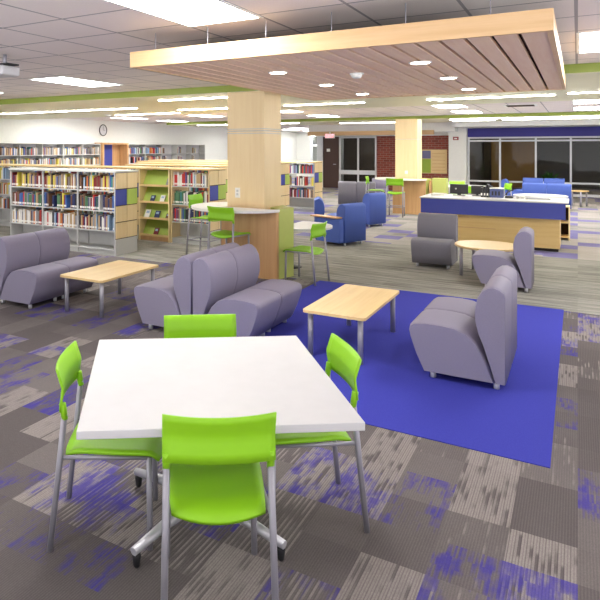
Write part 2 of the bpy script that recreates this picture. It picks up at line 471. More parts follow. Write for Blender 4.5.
def detector(name, loc, lb, r=.06):
    o = empty(name, loc); tag(o, lb, 'smoke detector')
    MB().lathe((0,0,-.012), [(r,0), (r,.012)], 24).build('base', 'white_paint', o)
    MB().lathe((0,0,-.045), [(r*.45,0), (r*.75,.012), (r*.8,.033)], 24).build('sensor_head', 'white_paint', o)
detector('smoke_detector', (-1.65, 5.38, 2.31), 'white smoke detector between the downlights under the wooden canopy')
detector('smoke_detector', (-10.0, 12.0, 2.495), 'small round detector under the green bulkhead above the wall clock', .09)
detector('smoke_detector', (-2.05, 11.5, 2.495), 'white detector under the green bulkhead beyond the canopy', .08)

# ------------------------------------------------------------------ ceiling lights
def troffer(x, y, lb, lx=.64, ly=1.28, z=None, lamp='lamp_panel'):
    o = empty('ceiling_light', (x, y, z or CZ)); tag(o, lb, 'ceiling light', 'recessed ceiling light panels')
    f = MB(); f.box(0, 0, -.006, lx, .025, 0); f.box(0, ly-.025, -.006, lx, ly, 0); f.box(0, .025, -.006, .025, ly-.025, 0); f.box(lx-.025, .025, -.006, lx, ly-.025, 0)
    f.build('frame', 'white_paint', o)
    MB().box(.026, .026, -.004, lx-.026, ly-.026, -.001).build('diffuser', lamp, o)
TR = [(-6.41, 5.99, 'light panel in the ceiling left of the wooden canopy'), (-2.57, 2.79, 'large bright light panel at the top edge left of the canopy'),
      (-.01, 5.99, 'light panel in the ceiling right of the wooden canopy'), (-8.97, 5.99, 'light panel at the far left edge of the ceiling'),
      (-2.78, 14.3, 'light panel beyond the green bulkhead above the desk'), (-2.78, 16.9, 'second light panel beyond the bulkhead above the green chairs'),
      (-.1, 14.3, 'light panel right of the ceiling air vent'), (-.1, 16.9, 'light panel behind the one right of the air vent'),
      (-6.70, 16.9, 'light panel in front of the far green beam, left of the far column'), (-12.4, 14.9, 'light panel near the white clock wall'),
      (-12.4, 17.4, 'light panel above the end of the wall shelves'), (-9.6, 15.0, 'light panel above the far bookcases left of the near column'), (-12.9, 13.1, 'fill light panel added just past the bulkhead by the clock wall'), (-7.6, 13.6, 'fill light panel added over the aisle of far bookcases'),  # last two added to brighten the clock wall and far ranges
      (-6.7, 14.0, 'fill light panel added over the far bookcase ends'),  # added fill for the far left area
      (-6.41, .87, 'unseen fill light panel added behind the left seats'), (-2.57, -1.5, 'unseen fill light panel added over the near floor before the white square table'), (1.9, 1.5, 'unseen fill light panel added at the right behind the table'),  # out of view, added to light the near room
      (-10.2, 1.5, 'unseen fill light panel added over the left reading area'), (3.2, 5.99, 'unseen fill light panel added beyond the right edge'), (3.2, 14.3, 'unseen fill light panel added over the right side of the desk area'),  # also unseen, added as fill at both sides
      (-12.4, 20.0, 'fill light panel added near the far end of the white wall'), (-12.4, 23.2, 'fill light panel added where the white wall enters the hall'), (-12.9, 29.2, 'fill light panel added deep in the hall by the white wall'), (-12.9, 32.0, 'fill light panel added at the end of the hall'), (-11.8, 27.5, 'fill light panel added in the hall beyond the exit door')]  # all added to lift the grey far wall and hall
for a in TR: troffer(*a)
for x, lb in ((-7.6, 'dim fill panel added in the room behind the entry glass'), (-2.2, 'dim fill panel added in the dark room behind the left window'), (1.0, 'dim fill panel added in the dark room behind the right window')):  # added lamps, so the interiors show through the glass
    troffer(x, 25.6, lb, 1.28, .64, 2.42, 'fill_dim')
def strip(x0, x1, y, z, lb):
    o = empty('strip_light', ((x0+x1)/2, y, z)); h = (x1-x0)/2
    tag(o, lb, 'ceiling light', 'long strip lights')
    MB().box(-h-.01, -.06, -.012, h+.01, .06, 0).build('housing', 'white_paint', o)
    MB().box(-h, -.045, -.018, h, .045, -.0125).build('lens', 'lamp_strip', o)
zb = 2.4938
strip(-12, -7.8, 10.26, zb, 'longest strip light under the bulkhead at far left')
strip(-6.2, -4.84, 8.85, zb, 'strip light under the bulkhead left of the near column')
strip(-9.9, -8.0, 12.2, zb, 'short strip light behind the longest one')
strip(-7.4, -5.1, 11.3, zb, 'strip light low beside the near column top')
strip(-4.86, -3.3, 11.2, zb, 'strip light seen just right of the near column')
strip(-2.2, -.3, 11.2, zb, 'strip light under the bulkhead beyond the canopy')
strip(-.13, 2.6, 11.0, zb, 'strip light running off the right edge')
strip(-6.9, -4.4, 20.6, 2.5088, 'strip light under the far beam left of the far column')
strip(-3.3, -2.1, 20.6, 2.5088, 'strip light under the far beam right of the far column')
strip(-1.9, .5, 20.6, 2.5088, 'strip light under the far beam before the windows')
strip(-3.2, 2.5, 19.5, 2.5088, 'long strip light along the front of the far beam before the windows')
strip(-12, -8, 19.6, 2.5088, 'fill strip light added under the far beam by the white wall')  # added run, more light for the far left
# air vent
o = empty('air_vent', (-1.4, 15.2, CZ)); tag(o, 'grey slotted air vent in the ceiling over the desk', 'vent')
MB().box(0, 0, -.008, .64, .64, 0).build('frame', 'white_paint', o)
for i in range(6): MB().box(.05, .06+i*.095, -.014, .59, .11+i*.095, -.009).build('slot', 'slot_dark', o)
# projector
o = empty('projector', (-4.92, 4.28, 2.44)); tag(o, 'white ceiling projector at the left edge of the ceiling', 'projector')
MB().box(-.19, -.12, -.06, .1, .12, .04).build('body', 'white_top', o, bevel=.025, seg=3)
MB().tube([(0,0,.04), (0,0,.159)], .02).build('mount_pole', 'grey_metal', o)
MB().box(-.08, -.08, .045, .12, .08, .06).build('mount_bracket', 'dark_plastic', o)
MB().lathe((.0,-.125,-.01), [(.03,0), (.03,.005)]).build('lens', 'dark_plastic', o)

# ------------------------------------------------------------------ exit sign, clock, board, alarm
o = empty('exit_sign', (-8.22, 23.35, 2.12)); tag(o, 'red lettered EXIT sign hanging in front of the dark door', 'sign')
MB().box(-.19, -.03, -.09, .19, .03, .09).build('case', 'white_paint', o)
def text(name, body, size, loc, rot, mat, parent, ext=.002):
    cu = bpy.data.curves.new(name, 'FONT'); cu.body = body; cu.size = size; cu.extrude = ext; cu.align_x = 'CENTER'; cu.align_y = 'CENTER'
    cu.materials.append(MATS[mat])
    tmp = bpy.data.objects.new('tmp_text', cu); COL.objects.link(tmp)
    dg = bpy.context.evaluated_depsgraph_get(); me = bpy.data.meshes.new_from_object(tmp.evaluated_get(dg))
    bpy.data.objects.remove(tmp)
    t = bpy.data.objects.new(name, me); COL.objects.link(t); t.parent = parent; t.location = loc; t.rotation_euler = rot
    return t
text('lettering', 'EXIT', .17, (0, -.033, 0), (PI/2, 0, 0), 'exit_glow', o)
MB().box(-.03, -.02, .09, .03, .02, .16).build('bracket', 'white_paint', o)

o = empty('wall_clock', (-13.995, 16.5, 2.27), PI/2); tag(o, 'round white wall clock with dark rim above the wooden niche', 'clock')
r = MB(); n = 32
for k in range(n):
    pass
ring = [(.19*math.cos(2*PI*k/n), -.03, .19*math.sin(2*PI*k/n)) for k in range(n+1)]
MB().tube(ring, .016, 8, False).build('rim', 'dark_plastic', o)
dd = MB(); dd.add([(.185*math.cos(2*PI*k/n), y, .185*math.sin(2*PI*k/n)) for y in (-.03, 0) for k in range(n)],
    [tuple(range(n))]+[(k, (k+1)%n, n+(k+1)%n, n+k) for k in range(n)]); dd.build('dial', 'white_top', o)
MB().box(-.006, -.036, 0, .006, -.033, .14).build('minute_hand', 'dark_plastic', o)
MB().box(0, -.036, -.006, .1, -.033, .006).build('hour_hand', 'dark_plastic', o)

o = empty('wall_board', (-5.03, YW-.004, .69)); tag(o, 'light wooden board with grey and green fields on the brick wall', 'board')
MB().box(0, -.04, 0, .90, 0, .90).build('board_panel', 'maple', o)
MB().box(.02, -.05, .56, .33, -.041, .86).build('grey_field', 'board_grey_blue', o)
MB().box(.02, -.05, .02, .33, -.041, .545).build('green_field', 'board_green', o)
for i in range(6): MB().box(.38, -.046, .10+i*.13, .84, -.041, .115+i*.13).build('text_line', 'panel_wood', o)
o = empty('fire_alarm', (-3.77, 24.25, 2.0)); tag(o, 'small dark red fire alarm on the white pier', 'alarm')
MB().box(-.09, -.05, -.06, .09, 0, .06).build('body', 'red_plastic', o)
MB().box(-.05, -.06, -.03, .05, -.05, .02).build('strobe', 'paper', o)

# ------------------------------------------------------------------ chairs
def make_chair(name, dz=0., rail=False):
    t = empty(name)
    # backrest: bowed panel, leaning out
    W = .197; n = 12; th = .009
    def pt(i, z, off):
        u = -1+2*i/n; x = u*W
        lean = (z-.575)/.165; y = -.200+(.010*min(lean, .5)/.5-.026*max(0, lean-.5)/.5)-.026*(1-u*u)
        k = 0
        return (x, y+k+off, z+dz+(.006*(u*u)-.006 if z > .7 else 0))
    zs = [.568, .60, .635, .652, .664, .68, .71, .738]
    v = []; f = []
    for off in (-th/2, th/2):
        for z in zs:
            for i in range(n+1): v.append(pt(i, z, off))
    m = len(zs)*(n+1)
    for a in range(len(zs)-1):
        for i in range(n):
            p0 = a*(n+1)+i
            f.append((p0, p0+1, p0+n+2, p0+n+1)); f.append((m+p0, m+p0+n+1, m+p0+n+2, m+p0+1))
    for i in range(n):
        f.append((i, m+i, m+i+1, i+1)); e = (len(zs)-1)*(n+1)+i; f.append((e, e+1, m+e+1, m+e))
    for a in range(len(zs)-1):
        p0 = a*(n+1); f.append((p0, p0+n+1, m+p0+n+1, m+p0)); p0 += n; f.append((p0, m+p0, m+p0+n+1, p0+n+1))
    b = MB(); b.add(v, f, True)
    for s in (-1, 1): b.tube([(s*.182, -.186, .535+dz), (s*.183, -.196, .60+dz)], [.0135, .014], 10)
    b.build('backrest', 'green_plastic', t)
    # seat: dished shell, waterfall front
    nx, ny = 10, 12; v = []; f = []
    def sp(i, j, lo):
        u = -1+2*i/nx; w = j/ny; y = -.185+.385*w
        hw = .165+.025*math.sin(PI*min(1, w*1.1)/2)-.012*max(0, w-.85)/.15
        z = .402-.012*(1-u*u)+.0
        if w < .16: z -= .030*((.16-w)/.16)**1.6*(1-.45*u*u)
        if w > .86: z -= .030*((w-.86)/.14)**2
        yy = y-.02*(1-u*u)*(1 if w < .5 else -1)*abs(w-.5)*2
        return (u*hw, yy, z+dz-(.014 if lo else 0))
    for lo in (0, 1):
        for j in range(ny+1):
            for i in range(nx+1): v.append(sp(i, j, lo))
    m = (nx+1)*(ny+1)
    for j in range(ny):
        for i in range(nx):
            p0 = j*(nx+1)+i; f.append((p0, p0+1, p0+nx+2, p0+nx+1)); f.append((m+p0, m+p0+nx+1, m+p0+nx+2, m+p0+1))
    for i in range(nx):
        f.append((i, m+i, m+i+1, i+1)); e = ny*(nx+1)+i; f.append((e, e+1, m+e+1, m+e))
    for j in range(ny):
        p0 = j*(nx+1); f.append((p0, p0+nx+1, m+p0+nx+1, m+p0)); p0 += nx; f.append((p0, m+p0, m+p0+nx+1, p0+nx+1))
    MB().add(v, f, True).build('seat', 'green_plastic', t)
    for s in (-1, 1):
        l = MB().tube([(s*.192, -.245, 0), (s*.187, -.215, .28+dz*.5), (s*.182, -.187, .556+dz)], .0125, 10).build('leg', 'grey_metal', t)
        l = MB().tube([(s*.178, .165, 0), (s*.172, .16, .375+dz)], .0125, 10).build('leg', 'grey_metal', t)
        MB().tube([(s*.182, -.20, .378+dz), (s*.172, .16, .372+dz)], .009, 8).build('seat_rail', 'grey_metal', t)
    if rail:
        g = MB(); z = .24
        P = [(-.182, -.21, z), (.182, -.21, z), (.176, .163, z), (-.176, .163, z)]
        for a, b in zip(P, P[1:]+P[:1]): g.tube([a, b], .008, 8)
        g.build('foot_rail', 'grey_metal', t)
    return t
chairs = {'chair': make_chair('green_chair'), 'stool': make_chair('green_stool', .19, True)}
first = set()
def chair(kind, x, y, f, lb, group):
    o = chairs[kind] if kind not in first else copy_tree(chairs[kind])
    first.add(kind)
    o.location = (x, y, 0); o.rotation_euler = (0, 0, face_rot(f))
    tag(o, lb, 'chair' if kind == 'chair' else 'stool', group)
G = 'lime green chairs around the white square table'
chair('chair', -1.722, 2.118, (.85, .53), 'lime green chair at the left side of the white square table', G)
chair('chair', -1.077, 2.652, (-.8, -.6), 'lime green chair at the right side of the white table, near the blue carpet', G)
chair('chair', -1.164, 2.02, (-.57, .82), 'lime green chair with its back to us in front of the white table', G)
chair('chair', -1.616, 2.70, (.6, -.8), 'lime green chair behind the white table with only its backrest showing', G)
chair('chair', -2.88, 7.24, (-1, .1), 'lime green chair on the walkway right of the pale green wing panel', None)
G = 'lime green stools at the near round counter'
chair('stool', -3.70, 6.82, (.12, .99), 'lime green stool with its back to us at the near round counter', G)
chair('stool', -4.84, 8.16, (1, -.02), 'lime green stool at the far left of the near round counter', G)
G = 'lime green stools at the far round counter'
chair('stool', -3.72, 15.25, (-.1, 1), 'lime green stool with its back to us at the far column', G)
chair('stool', -4.35, 15.75, (.9, .1), 'lime green stool seen from the side left of the far counter', G)
# move the near stool clear of the counter set
# green chairs round the white tables beyond the desk
def round_table(x, y, r, z, lb, top='white_top', post=True, legs=0, th=.028):
    t = empty('round_table', (x, y, 0)); tag(t, lb, 'table')
    MB().lathe((0,0,z-th), [(r-.006,0), (r,.006), (r,th-.004), (r-.004,th)], 56).build('tabletop', top, t)
    if post:
        MB().tube([(0,0,.03), (0,0,z-th)], .04, 16).build('pedestal', 'grey_metal', t)
        MB().lathe((0,0,0), [(.28,0), (.28,.01), (.06,.035)], 32).build('base', 'grey_metal', t)
    for k in range(legs):
        a = math.radians(36)+2*PI*k/legs
        MB().tube([(r*.9*math.cos(a), r*.9*math.sin(a), 0), (r*.9*math.cos(a), r*.9*math.sin(a), z-th)], .022, 12).build('leg', 'grey_metal', t)
    return t
round_table(-2.5, 17.2, .62, .67, 'white round table among the green chairs beyond the desk')
round_table(-3.35, 18.6, .5, .67, 'smaller white round table before the brick wall')
G = 'green chairs beyond the desk'
for x, y, f, lb in ((-2.15, 16.35, (-.4, .9), 'green chair nearest the desk at the far white round table'), (-3.2, 17.0, (1, .3), 'green chair at the left of the far white round table'),
                    (-2.75, 18.05, (.3, -1), 'green chair behind the far white round table'), (-1.7, 17.75, (-.9, -.5), 'green chair at the right of the far white round table'),
                    (-3.6, 17.95, (.3, .95), 'green chair between the two far white tables')):
    chair('chair', x, y, f, lb, G)

# ------------------------------------------------------------------ foreground table
def fore_table():
    cx, cy = -1.355, 2.303; e1 = (.807, .590); e2 = (-.590, .807); h = .511; z = .67
    a = math.atan2(e1[1], e1[0])
    t = empty('square_table', (cx, cy, 0), a); tag(t, 'large white square table with grey caster legs in the foreground', 'table')
    MB().box(-h, -h, z-.03, h, h, z).build('tabletop', 'white_top', t, bevel=.003, seg=2)
    MB().box(-h+.001, -h+.001, z-.0295, h-.001, h-.001, z-.006).build('edge_band', 'table_edge', t)
    ox, oy = -.02, .06
    for a, b in ((-1,-1), (1,-1), (1,1), (-1,1)):
        f = MB(); f.tube([(ox+a*.03, oy+b*.03, .10), (ox+a*.16, oy+b*.16, .092), (ox+a*.30, oy+b*.30, .068)], [.026, .024, .017], 12)
        ft = f.build('foot', 'silver_metal', t)
        MB().lathe((ox+a*.288, oy+b*.288, 0), [(.008, 0), (.013, .008), (.018, .045), (.014, .056)], 14).build('caster', 'black_rubber', ft)
    MB().tube([(ox, oy, .09), (ox, oy, z-.03)], .038, 20).build('pedestal', 'silver_metal', t)
    MB().box(ox-.25, oy-.25, z-.045, ox+.25, oy+.25, z-.0305).build('mounting_plate', 'silver_metal', t)
fore_table()

# ------------------------------------------------------------------ lounge seating
def lounge(name, W=.475, D=.63, fab='grey_fabric', arm=False):
    """armless lounge unit; local +y is the front, x across; origin on floor at the centre of the back line"""
    t = empty(name)
    s = D/.63
    seat = [(.57,.055), (.105,.055), (.05,.17), (.010,.285), (0,.335), (.006,.366), (.03,.383), (.11,.395), (.22,.396), (.31,.388), (.39,.358), (.455,.295), (.51,.19)]
    back = [(.63,.055), (.572,.055), (.535,.17), (.497,.28), (.462,.37), (.442,.45), (.440,.54), (.455,.62), (.487,.675), (.525,.703), (.56,.708), (.597,.695), (.626,.672), (.632,.64)]
    def prof(P): return [((.63-y)*s, z) for y, z in P]
    def cushion(P, w, nm):
        # crown: slightly narrower and softer at both ends
        m = MB(); P = prof(P); n = len(P); cy = sum(p[0] for p in P)/n; cz = sum(p[1] for p in P)/n
        secs = [(-w/2, .955), (-w/2+.012, .985), (-w/2+.035, 1.0), (w/2-.035, 1.0), (w/2-.012, .985), (w/2, .955)]
        v = []
        for x, k in secs:
            for (y, z) in P:
                kz = k if z > .2 else 1
                v.append((x, cy+(y-cy)*k, cz+(z-cz)*kz))
        f = []
        A = sum(P[i][0]*P[(i+1)%n][1]-P[(i+1)%n][0]*P[i][1] for i in range(n))
        for a in range(len(secs)-1):
            for i in range(n):
                j = (i+1) % n; q = (a*n+i, a*n+j, (a+1)*n+j, (a+1)*n+i)
                f.append(q if A > 0 else q[::-1])
        m.add(v, f, True)
        L = (len(secs)-1)*n
        m.add(v, [tuple(range(n))[::-1] if A > 0 else tuple(range(n)), tuple(range(L, L+n)) if A > 0 else tuple(range(L, L+n))[::-1]])
        return m.build(nm, fab, t)
    cushion(seat, W-.004, 'seat'); cushion(back, W-.001, 'backrest')
    for x in (-W/2+.06, W/2-.06):
        for y in (.06, .47*s):
            MB().lathe((x, y, 0), [(.018, 0), (.020, .01), (.020, .056)], 12).build('leg', 'silver_metal', t)
    if arm:
        for q in (1,):
            a = MB(); a.box(-W/2-.115, .02, .05, -W/2-.005, D-.06, .46)
            ar = a.build('arm', fab, t, bevel=.02, seg=3)
            MB().box(-W/2-.15, .06, .462, -W/2+.03, D+.02, .485).build('arm_tablet', 'panel_wood', ar, bevel=.006, seg=2)
    return t
LG = lounge('lounge_seat', .475)
used = [False]
def place_lounge(x, y, f, lb, group=None, src=None):
    if src is None:
        o = LG if not used[0] else copy_tree(LG); used[0] = True
    else: o = src
    o.location = (x, y, 0); o.rotation_euler = (0, 0, face_rot(f)); tag(o, lb, 'lounge chair', group); return o
g1 = 'grey lounge seats behind the left coffee table'
place_lounge(-5.24, 4.66, (1, 0), 'grey armless lounge seat, nearer of the pair behind the left coffee table', g1)
place_lounge(-5.24, 5.137, (1, 0), 'grey armless lounge seat, farther of the pair behind the left coffee table', g1)
place_lounge(-7.55, 5.75, (.9, -.4), 'grey lounge seat back cut off by the left edge of the photo')
g1 = 'grey lounge seats back to back in the middle'
place_lounge(-2.815, 4.745, (1, 0), 'grey lounge seat of the back-to-back block facing the blue carpet, nearer one', g1)
place_lounge(-2.815, 5.222, (1, 0), 'grey lounge seat of the back-to-back block facing the blue carpet, farther one', g1)
place_lounge(-2.830, 4.745, (-1, 0), 'grey lounge seat of the back-to-back block facing left, nearer one', g1)
place_lounge(-2.830, 5.222, (-1, 0), 'grey lounge seat of the back-to-back block facing left, farther one', g1)
g1 = 'grey lounge seats on the blue carpet'
place_lounge(-.41, 4.86, (-1, 0), 'grey lounge seat on the blue carpet, nearer of the pair', g1)
place_lounge(-.41, 5.337, (-1, 0), 'grey lounge seat on the blue carpet, farther of the pair', g1)
W2 = lounge('lounge_seat', .52, .60, 'slate_fabric')
place_lounge(-1.70, 9.44, (0, -1), 'single grey lounge seat facing us left of the round wooden table', None, W2)
place_lounge(-.44, 8.20, (-1, 0), 'single grey lounge seat turned sideways right of the round wooden table', None)
# blue chairs in the middle distance
B = lounge('lounge_seat', .56, .62, 'blue_fabric', True)
a0 = math.radians(20.7); fx = (-math.cos(a0), math.sin(a0)*1.0)      # facing left and a little away
place_lounge(-3.20, 10.38, fx, 'blue lounge chair with wooden tablet arm beyond the green side chair', 'blue lounge chairs in the middle distance', B)
B2 = lounge('lounge_seat', .56, .62, 'blue_fabric')
place_lounge(-3.55, 13.05, fx, 'blue lounge chair behind the tablet-arm one, in front of the far stools', 'blue lounge chairs in the middle distance', B2)
place_lounge(-4.25, 11.2, (.93, .36), 'blue lounge chair seen from the side left of the tablet-arm one', 'blue lounge chairs in the middle distance', copy_tree(B2))
# slate pair far away by the storefront
S = lounge('lounge_seat', .50, .62, 'slate_fabric')
place_lounge(-5.50, 17.05, (-.2, 1), 'grey lounge seat back, left of the two before the storefront', 'grey seats before the storefront', S)
place_lounge(-5.00, 17.15, (-.2, 1), 'grey lounge seat back, right of the two before the storefront', 'grey seats before the storefront', copy_tree(S))
place_lounge(-5.25, 19.6, (.1, -1), 'pale grey lounge seat facing us behind the two grey backs', None, copy_tree(LG))
# blue sofa group by the windows
gB = 'blue lounge seats by the windows'
for i, (x, y, f, lb) in enumerate(((-.42, 18.9, (0, 1), 'blue lounge seat back nearest the desk end by the windows'),
        (-.99, 18.9, (0, 1), 'blue lounge seat back beside the nearest one by the windows'),
        (-.62, 22.3, (0, -1), 'blue lounge seat facing us by the windows, right one'),
        (-1.20, 22.3, (0, -1), 'blue lounge seat facing us by the windows, left one'),
        (-1.95, 20.9, (1, 0), 'blue lounge seat at the left end of the blue group'))):
    place_lounge(x, y, f, lb, gB, copy_tree(B2))

# ------------------------------------------------------------------ low tables
def coffee(x0, y0, x1, y1, z, lb, mat='maple_y'):
    t = empty('coffee_table', ((x0+x1)/2, (y0+y1)/2, 0)); tag(t, lb, 'table')
    hx, hy = (x1-x0)/2, (y1-y0)/2; r = .03
    P = []
    for sx, sy, a in ((1,1,0), (-1,1,PI/2), (-1,-1,PI), (1,-1,1.5*PI)):
        for k in range(4):
            b = a+k*PI/6; P.append((sx*(hx-r)+r*math.cos(b), sy*(hy-r)+r*math.sin(b)))
    MB().poly(P, z-.022, z).build('tabletop', mat, t)
    for sx in (-1, 1):
        for sy in (-1, 1):
            MB().tube([(sx*(hx-.05), sy*(hy-.06), 0), (sx*(hx-.05), sy*(hy-.06), z-.022)], .021, 16).build('leg', 'grey_metal', t)
coffee(-1.85, 4.60, -1.35, 5.69, .37, 'maple coffee table with grey legs on the blue carpet')
coffee(-4.43, 4.55, -3.87, 5.52, .37, 'long maple coffee table with grey legs before the left grey seats')
round_table(-.99, 8.86, .40, .39, 'round maple low table between the two single grey seats', 'maple', False, 4)
round_table(-.66, 14.7, .50, .67, 'white round table behind the right end of the desk')
round_table(.05, 20.6, .22, .45, 'small wooden side table right of the blue seats', 'maple', False, 3)
# table behind the wing panel
t = empty('half_round_table', (-3.26, 7.98, 0)); tag(t, 'white half-round table sticking out right of the pale green wing panel', 'table')
P = [(.46*math.cos(2*PI*k/48), .46*math.sin(2*PI*k/48)) for k in range(48)]; P = [(max(x, -.115), y) for x, y in P]
Q = []
for q in P:
    if not Q or (abs(q[0]-Q[-1][0])+abs(q[1]-Q[-1][1])) > .02: Q.append(q)
MB().poly(Q, .56, .59).build('tabletop', 'white_top', t)
MB().tube([(-.10,0,.02), (-.10,0,.56)], .035, 14).build('pedestal', 'grey_metal', t)
MB().lathe((-.10,0,0), [(.14,0), (.14,.01), (.05,.03)], 24).build('base', 'black_rubber', t)

# ------------------------------------------------------------------ reception desk
def desk():
    t = empty('reception_desk', (0, 0, 0)); tag(t, 'long reception desk with white top, blue front band and maple base', 'desk')
    MB().box(-2.33, 11.18, .78, -.12, 12.1, .805).build('worktop', 'white_top', t, bevel=.004)
    MB().box(-2.31, 11.2, .53, -.16, 11.24, .779).build('front_band', 'blue_laminate', t)
    MB().box(-2.31, 11.24, .53, -2.27, 12.05, .779).build('side_band', 'blue_laminate', t)
    b = MB().box(-2.12, 11.34, .05, -.24, 11.40, .779); b.build('front_panel', 'desk_wood', t)
    MB().box(-2.12, 11.40, .05, -2.08, 12.05, .779).build('side_panel', 'desk_wood', t)
    MB().box(-2.10, 11.38, 0, -.26, 12.0, .049).build('plinth', 'dark_void', t)
    for x0, x1, z in ((-1.95, -1.55, .47), (-1.95, -1.15, .30)):
        MB().box(x0, 11.332, z, x1, 11.341, z+.012).build('slot', 'panel_wood', t)
    MB().box(-.30, 11.41, .05, -.24, 12.05, .779).build('side_panel', 'desk_wood', t)
    k = empty('low_bookcase', (0,0,0)); tag(k, 'low open wooden bookcase behind the right end of the desk', 'bookcase')
    for a in (-.62, -.14): MB().box(a, 12.9, 0, a+.02, 13.3, .60).build('side_panel', 'maple_v', k)
    for z in (.04, .30, .58): MB().box(-.599, 12.905, z, -.141, 13.28, z+.02).build('shelf', 'maple', k)
    MB().box(-.599, 13.281, 0, -.141, 13.3, .60).build('back_panel', 'slot_dark', k)
desk()
DZ = .805
def bx(name, x0, x1, y0, y1, h, mat, lb, cat, z=DZ):
    o = empty(name, ((x0+x1)/2, (y0+y1)/2, z)); tag(o, lb, cat)
    hx, hy = (x1-x0)/2, (y1-y0)/2
    return o, hx, hy
# monitor seen from behind
o = empty('monitor', (-1.79, 11.85, DZ)); tag(o, 'black computer monitor seen from behind on the desk', 'monitor')
MB().box(-.15, -.02, .03, .15, .02, .20).build('screen_case', 'dark_plastic', o, bevel=.01)
MB().box(-.03, .0, .01, .03, .03, .06).build('stand', 'dark_plastic', o)
MB().box(-.1, -.04, 0, .1, .08, .01).build('base', 'dark_plastic', o)
lg = MB(); lg.add([(.014*math.cos(2*PI*k/16)-.05, -.0215, .12+.014*math.sin(2*PI*k/16)) for k in range(16)], [tuple(range(16))]); lg.build('round_badge', 'steel', o)
o = empty('monitor', (-1.50, 11.9, DZ)); tag(o, 'second black monitor, right of the badge monitor on the desk', 'monitor')
MB().box(-.10, -.02, .03, .10, .02, .18).build('screen_case', 'dark_plastic', o, bevel=.01)
MB().box(-.02, .0, .01, .02, .03, .06).build('stand', 'dark_plastic', o); MB().box(-.08, -.04, 0, .08, .08, .01).build('base', 'dark_plastic', o)
for i in range(4):
    o = empty('file_holder', (-1.40+i*.045, 11.75, DZ)); tag(o, ['black upright file holder, leftmost of four on the desk', 'black upright file holder, second from the monitors', 'tallest black upright file holder on the desk', 'black upright file holder next to the blue grey box'][i], 'file holder', 'file holders on the desk')
    h = (.16, .18, .22, .19)[i]
    MB().box(-.016, -.1, 0, .016, .1, h).build('case', 'dark_plastic', o); MB().box(-.012, -.104, .03, .012, -.1, .07).build('label_slip', 'paper', o)
o = empty('storage_box', (-1.17, 11.72, DZ)); tag(o, 'blue grey box with dark labels on the desk', 'box')
MB().box(-.10, -.1, 0, .10, .1, .15).build('case', 'blue_grey_box', o); MB().box(-.105, -.105, .15, .105, .105, .165).build('lid', 'paper', o)
for i in range(3): MB().box(-.07+i*.05, -.104, .04, -.045+i*.05, -.1, .11).build('label_slip', 'dark_plastic', o)
o = empty('telephone', (-.98, 11.7, DZ)); tag(o, 'black desk telephone with raised handset', 'telephone')
MB().box(-.06, -.07, 0, .06, .07, .035).build('base', 'dark_plastic', o, bevel=.008)
MB().tube([(-.05,-.02,.05), (-.03,0,.09), (.03,.02,.13), (.055,.03,.13)], [.016,.011,.011,.016]).build('handset', 'dark_plastic', o)
o = MB(); o.lathe((-.85, 11.66, DZ), [(.025,0), (.03,.05), (.03,.06)], 16); o = o.build('cup', 'paper'); tag(o, 'small white cup right of the telephone on the desk', 'cup')
o = MB(); o.lathe((-.77, 11.62, DZ), [(.028,0), (.03,.035), (.03,.04)], 16); o = o.build('cup', 'paper'); tag(o, 'lower white cup nearer the keyboard tray on the desk', 'cup')
o = empty('keyboard', (-.55, 11.55, DZ)); tag(o, 'flat grey keyboard on the right of the desk', 'keyboard')
MB().box(-.18, -.06, 0, .18, .06, .02).build('case', 'steel', o)
for i in range(4): MB().box(-.165, -.05+i*.026, .0205, .165, -.03+i*.026, .026).build('key_row', 'grey_metal', o)
o = MB().box(-2.2, 11.5, DZ, -1.98, 11.75, DZ+.04).build('paper_stack', 'paper'); tag(o, 'white stack of paper at the left end of the desk', 'paper')

